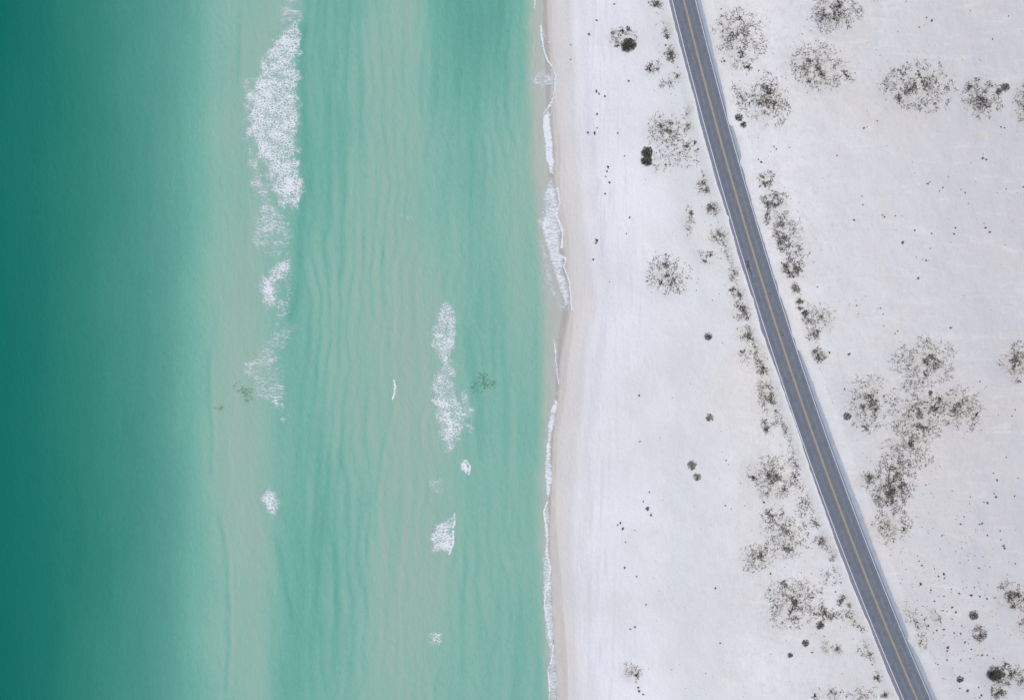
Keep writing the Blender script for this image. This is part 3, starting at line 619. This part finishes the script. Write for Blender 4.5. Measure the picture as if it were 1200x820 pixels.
# ------------------------------------------------------------------ road
def ribbon(name, offs, zs, y0, y1, step, mat, kind='structure', label=None, parent=None, jitter=None, attrs=True):
    """strip along the road: offs[k](py) is the k-th lateral offset"""
    ys = np.concatenate([[-12000, -3000, -700, -200] if y0 < -100 else [], np.arange(max(y0, -60), min(y1, 880)+.01, step), [1100, 1600, 4000, 12000] if y1 > 900 else []])
    sl = road_slope(ys); nrm = np.sqrt(1+sl*sl); cx = road_x(ys)
    X = np.zeros((len(ys), len(offs))); Y = X.copy(); Zm = X.copy(); U = X.copy(); QX = X.copy(); QY = X.copy()
    for k, (o, z) in enumerate(zip(offs, zs)):
        ov = o(ys) if callable(o) else np.full(len(ys), float(o))
        qx = cx+ov/nrm; qy = ys-ov*sl/nrm
        zz = z(qx, qy) if callable(z) else np.full(len(ys), float(z))
        s = K*(H-zz)/H; X[:, k] = (qx-600)*s; Y[:, k] = (410-qy)*s; Zm[:, k] = zz; U[:, k] = ov*13.6/half_w(ys)*K; QX[:, k] = qx; QY[:, k] = qy
    at = {'across': U}
    if mat is SAND: at.update(sand_attrs(QX, QY)); at['wet'] *= 0
    o = link(name, grid_mesh(name, X, Y, Zm, mat, attrs=at), parent)
    if not parent: tag(o, label, kind=kind)
    return o
ribbon('road', [-22.5, -19.5, lambda y: -half_w(y), 0, lambda y: half_w(y), 21.8, 24.5], [ROADZ-.22, ROADZ-.03]+[ROADZ]*3+[ROADZ-.035, ROADZ-.22], -1e5, 1e5, 4, ASPH, label='two lane asphalt road running past the beach')
LW = .42
ribbon('edge_line', [lambda y: -half_w(y)-LW, lambda y: -half_w(y)+LW], [ROADZ+.005]*2, -1e5, 1e5, 4, WHITE, label='white painted line on the left road edge')
ribbon('edge_line', [lambda y: half_w(y)-LW*.85, lambda y: half_w(y)+LW*.85], [ROADZ+.005]*2, -1e5, 1e5, 4, WHITE, label='white painted line on the right road edge')
ribbon('centre_line', [-.92, -.18], [ROADZ+.005]*2, -1e5, 1e5, 4, YELLOW, label='worn yellow centre line, left stripe')
ribbon('centre_line', [.18, .92], [ROADZ+.005]*2, -1e5, 1e5, 4, YELLOW, label='worn yellow centre line, right stripe')
# sand blown over both pavement edges; the visible width of the shoulder changes along the road
RS = [(-12000, 7), (0, 7), (50, 5.8), (100, 5.2), (125, 3.6), (140, 1.6), (149, 1.2), (151, 1.6), (153, 4.6), (165, 5.6), (180, 5.8), (189, 5.0), (194, 1.6), (198, 1.0), (203, 2.4), (220, 2.0), (250, 1.4), (290, 1.7), (330, 1.5), (338, 2.4),
      (350, .6), (356, 1.8), (385, 2.2), (398, .7), (404, 2.0), (411, 1.0), (414, 1.2), (417, 4.0), (440, 5.2), (470, 6), (500, 6.6), (540, 7), (600, 8.2), (640, 6.8), (680, 6.5), (750, 6.5), (757, 2.2), (766, 5), (780, 6.6), (820, 7), (12000, 7)]
LS = [(-12000, 4), (0, 4), (60, 4.2), (110, 3.4), (132, 4.4), (160, 4.2), (205, 4.8), (247, 3.6), (250, 1.6), (254, 3.6), (285, 3.6), (288, 4.2), (340, 3.6), (345, 2.6), (380, 4.6), (400, 3.8), (430, 2.2), (460, 1.9), (490, 1.1), (508, .9), (520, 2.2),
      (560, 3), (600, 3.6), (640, 4.4), (700, 4.6), (730, 3.2), (760, 4.6), (820, 4.8), (12000, 4.8)]
def edge_fn(tab, sign, extra):
    ys_ = [t[0] for t in tab]; vs2 = [t[1] for t in tab]
    def f(y):
        base = np.interp(y, ys_, vs2)*.93
        wob = 1.1*(fbm(y*.11, y*0+sign, 401, 3)-.5)+.5*(fbm(y*.5, y*0+sign, 405, 2)-.5)
        return sign*(half_w(y)+np.maximum(base+wob, .5)+extra)
    return f
for sg, tab, nm in ((1, RS, 'right'), (-1, LS, 'left')):
    seq = [(0, lambda a, b: a*0+ROADZ+.004), (.6, lambda a, b: a*0+ROADZ+.03), (1.8, lambda a, b: a*0+ROADZ+.06), (4, lambda a, b: a*0+ROADZ+.05), (8, lambda a, b: a*0+ROADZ-.01+.05*fbm(a*.2, b*.2, 421, 2)),
           (14, lambda a, b: terrain(a, b)-.01), (19, lambda a, b: terrain(a, b)-.10)]
    if sg < 0: seq = seq[::-1]
    ribbon('sand_verge', [edge_fn(tab, sg, e) for e, _ in seq], [z for _, z in seq], -1e5, 1e5, 1.0, SAND, label='sand blown over the %s edge of the road' % nm)

# ------------------------------------------------------------------ plants
rnd = random.Random(11)
def leaf_quad(V, F, c, s, flat=.5):
    a = rnd.uniform(0, 2*math.pi); t = rnd.uniform(-1.1, 1.1)*(1-flat*.5)
    u = (math.cos(a)*s, math.sin(a)*s, math.sin(t)*s*.4); v = (-math.sin(a)*s*.55*math.cos(t), math.cos(a)*s*.55*math.cos(t), math.sin(t)*s*.6)
    n = len(V)
    V += [(c[0]-u[0], c[1]-u[1], c[2]-u[2]), (c[0]+v[0], c[1]+v[1], c[2]+v[2]), (c[0]+u[0], c[1]+u[1], c[2]+u[2]), (c[0]-v[0], c[1]-v[1], c[2]-v[2])]
    F.append((n, n+1, n+2, n+3))
def clump(V, F, c, r, n, hgt=None, leaf=.13):
    hgt = hgt or r*.9
    for _ in range(n):
        a = rnd.uniform(0, 2*math.pi); q = r*math.sqrt(rnd.random())
        z = hgt*math.sqrt(max(0, 1-(q/r)**2))*rnd.uniform(.35, 1)
        leaf_quad(V, F, (c[0]+math.cos(a)*q, c[1]+math.sin(a)*q, c[2]+z), leaf*rnd.uniform(.6, 1.5))
def twig(V, F, p0, p1, r):
    dx, dy = p1[0]-p0[0], p1[1]-p0[1]; L = math.hypot(dx, dy) or 1; nx, ny = -dy/L, dx/L; n = len(V)
    V += [(p0[0]+nx*r, p0[1]+ny*r, p0[2]), (p0[0]-nx*r, p0[1]-ny*r, p0[2]), (p0[0], p0[1], p0[2]+1.6*r),
          (p1[0]+nx*r*.5, p1[1]+ny*r*.5, p1[2]), (p1[0]-nx*r*.5, p1[1]-ny*r*.5, p1[2]), (p1[0], p1[1], p1[2]+.9*r)]
    F += [(n, n+3, n+4, n+1), (n+1, n+4, n+5, n+2), (n+2, n+5, n+3, n), (n, n+1, n+2), (n+3, n+5, n+4)]
_tz = {}
def gz(px, py):
    k = (round(px), round(py))
    if k not in _tz: _tz[k] = float(terrain(np.array([float(k[0])]), np.array([float(k[1])]))[0])
    return _tz[k]
def patch(p):
    label, cx, cy, rx, ry, rot, den, kind, cores = p
    root = bpy.data.objects.new('dune_shrub', None); sc.collection.objects.link(root)
    root.location = W(cx, cy); ox, oy, oz = root.location
    tag(root, label, 'shrub', 'low shrubs growing in the sand')
    LV, LF, DV, DF, TV, TF = [], [], [], [], [], []
    edge_k = 1.7 if abs(float(road_off(cx, cy))) < 42 else 1.15
    n = int(rx*ry*math.pi*.18*den*edge_k); a = R(rot); made = 0; tries = 0
    sx, sy = rnd.uniform(0, 99), rnd.uniform(0, 99)
    pts = []
    ta = np.array([rnd.uniform(0, 6.283) for _ in range(n*9)]); tr = 1.22*np.array([rnd.random() for _ in range(n*9)])**.78; tx = tr*np.cos(ta); ty = tr*np.sin(ta)
    keep = (tx*tx+ty*ty < .35+1.6*fbm(tx*1.6+3, ty*1.6+5, int(cx), 3))
    wxx = cx+tx*rx*math.cos(a)-ty*ry*math.sin(a); wyy = cy+tx*rx*math.sin(a)+ty*ry*math.cos(a)
    nz = fbm(wxx*.16+sx, wyy*.16+sy, 501, 3)
    keep &= (nz > .38+.14*np.array([rnd.random() for _ in range(n*9)]))
    ok = np.where(keep & (np.abs(road_off(wxx, wyy)) > half_w(wyy)+7))[0][:n]
    tzz = terrain(wxx, wyy)
    for i in ok:
        x, y, z = W(wxx[i], wyy[i], tzz[i]); x -= ox; y -= oy; z -= oz
        big = rnd.random()
        r = .09+.24*big**5
        clump(LV, LF, (x, y, z-.02), r, 3+int(20*r), r*.9, .075)
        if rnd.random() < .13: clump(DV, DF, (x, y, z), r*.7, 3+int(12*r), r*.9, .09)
        if rnd.random() < .6:
            ang = rnd.uniform(0, 2*math.pi); q = (x, y, z+.03)
            for s_ in range(rnd.choice((1, 2, 2, 3))):
                L = rnd.uniform(.18, .55); ang += rnd.uniform(-.7, .7)
                q2 = (q[0]+math.cos(ang)*L, q[1]+math.sin(ang)*L, q[2]+rnd.uniform(-.03, .10))
                twig(TV, TF, q, q2, rnd.uniform(.02, .042)); q = q2
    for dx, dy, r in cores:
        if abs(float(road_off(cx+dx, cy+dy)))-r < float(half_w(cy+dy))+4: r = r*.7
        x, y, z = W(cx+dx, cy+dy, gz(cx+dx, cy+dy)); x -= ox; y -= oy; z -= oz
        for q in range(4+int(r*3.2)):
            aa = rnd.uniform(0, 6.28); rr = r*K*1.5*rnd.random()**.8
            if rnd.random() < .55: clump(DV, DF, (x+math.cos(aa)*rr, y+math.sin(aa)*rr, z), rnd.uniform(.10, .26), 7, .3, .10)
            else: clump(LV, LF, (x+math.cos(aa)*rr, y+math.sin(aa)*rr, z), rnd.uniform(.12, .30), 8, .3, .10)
            a2 = aa+rnd.uniform(-.5, .5); twig(TV, TF, (x, y, z+.05), (x+math.cos(a2)*(rr+.4), y+math.sin(a2)*(rr+.4), z+.1), .03)
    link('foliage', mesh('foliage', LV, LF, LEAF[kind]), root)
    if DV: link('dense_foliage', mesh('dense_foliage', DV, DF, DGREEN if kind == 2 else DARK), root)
    if TV: link('branches', mesh('branches', TV, TF, TWIG), root)
for p in PATCHES: patch(p)

def bush(label, px, py, r, h, kind):
    root = bpy.data.objects.new('round_bush', None); sc.collection.objects.link(root); root.location = W(px, py)
    tag(root, label, 'bush', 'compact bushes on the sand')
    rr = r*K*.92; V, F, V2, F2, TV, TF = [], [], [], [], [], []
    n = int((78 if r > 5.5 else 42)*rr*rr)+8
    for _ in range(n):               # ragged dome of separate sprigs with gaps
        a = rnd.uniform(0, 6.28); q = math.sqrt(rnd.random())*(1+.14*math.sin(3*a+px)+.10*math.sin(7*a))*rr
        zz = h*math.sqrt(max(.02, 1-min(1, q/rr)**2))*rnd.uniform(.55, 1)
        dark = rnd.random() < ((.5 if q < .45*rr else .85) if r > 5.5 else .4)
        clump(V if dark else V2, F if dark else F2, (math.cos(a)*q, math.sin(a)*q, zz), rnd.uniform(.10, .24), 6, .2, .10)
        if rnd.random() < .5: twig(TV, TF, (0, 0, .1), (math.cos(a)*q, math.sin(a)*q, zz), .035)
    for _ in range(int(rr*14)+6):
        a = rnd.uniform(0, 6.28); q = rr*rnd.uniform(.95, 1.3); clump(V2, F2, (math.cos(a)*q, math.sin(a)*q, 0), .14, 4, .2, .09)
        twig(TV, TF, (math.cos(a)*rr*.6, math.sin(a)*rr*.6, .3*h), (math.cos(a+.1)*q, math.sin(a+.1)*q, .1), .03)
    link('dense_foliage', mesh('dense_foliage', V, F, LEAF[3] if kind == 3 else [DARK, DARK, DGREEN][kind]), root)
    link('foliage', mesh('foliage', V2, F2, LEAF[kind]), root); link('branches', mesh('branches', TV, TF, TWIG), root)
for b in BUSHES: bush(*b)

# small tufts: a few prototypes of one mesh each, every tuft its own object
protos = []
for k in range(8):
    V, F = [], []
    for q in range(3+k % 3):
        a = rnd.uniform(0, 6.28); d = rnd.uniform(0, .75); clump(V, F, (math.cos(a)*d, math.sin(a)*d*.6, 0), rnd.uniform(.3, .6), 9, .5, .28)
    for q in range(3):
        a = rnd.uniform(0, 6.28); twig(V, F, (0, 0, .1), (math.cos(a)*1.2, math.sin(a)*1.2, .15), .07)
    protos.append(mesh('sand_tuft', V, F, [DARK, LEAF[0], LEAF[1], DARK][k % 4]))
LAND_L = [("the round dark brown bush", 737, 53), ("the two lobed bush", 759, 183), ("the lone round grey shrub", 782, 323), ("the crumbly bush", 830, 394),
          ("the pale grey bush", 832, 489), ("the small lone bush", 811, 545), ("the feathery tuft patch", 741, 787), ("the round speckled shrub", 930, 706),
          ("the low grey thicket", 922, 622), ("the broad finely speckled shrub", 910, 558), ("the olive roadside shrub", 787, 63), ("the tar smear on the road", 877, 312), ("the yellowish green shrub", 892, 422)]
LAND_R = [("the large lacy shrub", 865, 42), ("the shrub at the top edge", 980, 14), ("the wide oval shrub", 959, 80), ("the lone round speckled shrub", 1077, 101), ("the dark hearted round shrub", 1151, 115),
          ("the roadside strip", 913, 284), ("the fork shaped shrub", 959, 417), ("the largest thicket's top", 1084, 424), ("the largest thicket's right lobe", 1126, 476),
          ("the shrub at the right edge", 1192, 423), ("the largest thicket's foot", 1042, 580), ("the branching shrub", 1189, 698), ("the reddish spiky shrub", 1148, 741),
          ("the big round corner bush", 1166, 788), ("the tan streak of twigs", 1097, 722), ("the short roadside shrub", 1079, 753)]
def tufts(lst, place, group, lands, big=1.0):
    for i, (px, py, r) in enumerate(lst):
        o = link('sand_tuft', protos[(i*5+int(px)) % 8]); o.location = W(px, py); s = r*K*.80*big
        o.scale = (s*rnd.uniform(.85, 1.2), s*rnd.uniform(.8, 1.1), s*.8); o.rotation_euler = (0, 0, rnd.uniform(0, 6.28))
        nm, lx, ly = min(lands, key=lambda l: math.hypot(l[1]-px, l[2]-py)); dx, dy = px-lx, py-ly; d = math.hypot(dx, dy)
        a = int(((math.degrees(math.atan2(dy, dx))+22.5) % 360)//45)
        way = ['right of', 'right of and below', 'below', 'left of and below', 'left of', 'left of and above', 'above', 'right of and above'][a]
        size = 'tiny' if r < 1.25 else 'small' if r < 1.75 else 'dark' if r < 2.3 else 'large dark'
        far = 'close' if d < 28 else 'a little way' if d < 55 else 'well' if d < 85 else 'far'
        tag(o, ' '.join(('%s tuft %s, %s %s %s' % (size, place, far, way, nm)).replace('right of and ', 'upper right of ' if 'above' in way else 'lower right of ').replace('left of and ', 'upper left of ' if 'above' in way else 'lower left of ').replace(' of above', ' of').replace(' of below', ' of').split()), 'tuft', group)
tufts(TUFT_BEACH, "on the beach", "tiny tufts on the open beach", LAND_L, 1.35)
tufts(TUFT_LEFT, "beside the road", "small tufts left of the road", LAND_L)
tufts(TUFT_RIGHT, "on sand", "small tufts right of the road", LAND_R)

# loose litter: bits of twig and leaf blown about, too many to count
V, F = [], []
cand = []
for p in PATCHES:
    for _ in range(int(p[3]*p[4]*.035)): cand.append((rnd.gauss(p[1], p[3]*.8), rnd.gauss(p[2], p[4]*.8)))
for _ in range(260): cand.append((rnd.uniform(760, 1210), rnd.uniform(-10, 830)))
for _ in range(260): cand.append((rnd.gauss(1120, 45), rnd.gauss(700, 60)))
for _ in range(320):
    y_ = rnd.uniform(-10, 830); cand.append((float(road_x(y_))+rnd.choice((-1, 1))*abs(rnd.gauss(34, 14)), y_))
ca = np.array(cand); cz = terrain(ca[:, 0], ca[:, 1]); off = np.abs(road_off(ca[:, 0], ca[:, 1]))
for (x, y), z, o_ in zip(ca, cz, off):
    if o_ < 22: continue
    X_, Y_, Z_ = W(x, y, z)
    for q in range(rnd.choice((1, 2, 3))): leaf_quad(V, F, (X_+rnd.uniform(-.15, .15), Y_+rnd.uniform(-.15, .15), Z_+.06), rnd.uniform(.06, .16))
tag(link('plant_litter', mesh('plant_litter', V, F, LEAF[0])), 'loose bits of twig and leaf scattered over the sand', 'litter', kind='stuff')

# seaweed drifting in the shallows
WEED = leaf_material('seaweed', [(0, lin(80, 120, 98)), (.5, lin(98, 138, 114)), (1, lin(115, 152, 128))])
def weed(label, blobs):
    V, F = [], []
    x0, y0 = blobs[0][0], blobs[0][1]; o0 = W(x0, y0, 0.06)
    for bx, by, r, n in blobs:
        for _ in range(n):
            a = rnd.uniform(0, 6.28); q = r*math.sqrt(rnd.random()); c = W(bx+q*math.cos(a), by+q*math.sin(a)*.7, .07); a = rnd.uniform(0, 6.28)
            p = (c[0]-o0[0], c[1]-o0[1], .02)
            for _ in range(2):
                a += rnd.uniform(-.8, .8); p2 = (p[0]+math.cos(a)*.35, p[1]+math.sin(a)*.35, p[2]); twig(V, F, p, p2, .028); p = p2
    o = link('seaweed', mesh('seaweed', V, F, WEED)); o.location = o0; tag(o, label, 'seaweed')
weed("dark strands of seaweed left of the large lacy foam patch", [(288, 459, 8, 60), (291, 468, 6, 26), (278, 452, 9, 16)])
weed("tiny clump of seaweed at the seaward edge of the outer sandbar", [(259, 478, 3, 16), (252, 478, 1.5, 5)])
weed("faint brown green seaweed bed between the tall inner foam patch and the shore", [(567, 441, 6, 34), (573, 450, 9, 60), (560, 453, 11, 50)])

# tar patch and small marks on the carriageway
TAR = NT('tar'); TAR.b.inputs['Base Color'].default_value = (.03, .035, .045, 1); TAR.b.inputs['Roughness'].default_value = .6
def splat(label, quads):
    V, F = [], []; o0 = W(quads[0][0], quads[0][1], ROADZ+.004)
    for px, py, wx_, wy_, rot in quads:
        c = W(px, py, ROADZ); n = len(V); ca_, sa_ = math.cos(rot), math.sin(rot); N = 11
        for k in range(N):
            t = 2*math.pi*k/N; rr = rnd.uniform(.65, 1.15); ux, uy = math.cos(t)*wx_*K*rr, math.sin(t)*wy_*K*rr
            V.append((c[0]+ux*ca_-uy*sa_-o0[0], c[1]+ux*sa_+uy*ca_-o0[1], .001*len(F)))
        F.append(tuple(range(n, n+N)))
    o = link('tar_mark', mesh('tar_mark', V, F, TAR.m)); o.location = o0; tag(o, label, 'tar mark')
splat("dark T shaped tar smear in the left lane beside the edge line", [(876, 306.8, 3.0, 1.3, 0), (876.8, 311.5, 1.9, 4.0, .25), (880.6, 321, .9, 1.2, 0), (878.8, 316.8, 1.0, 2.4, .3)])
splat("small dark spot beside the yellow line in the right lane", [(917, 392.5, 1.4, .8, 0)])
splat("tiny dark fleck on the right lane near the top", [(828.3, 65.5, .8, .7, 0)])
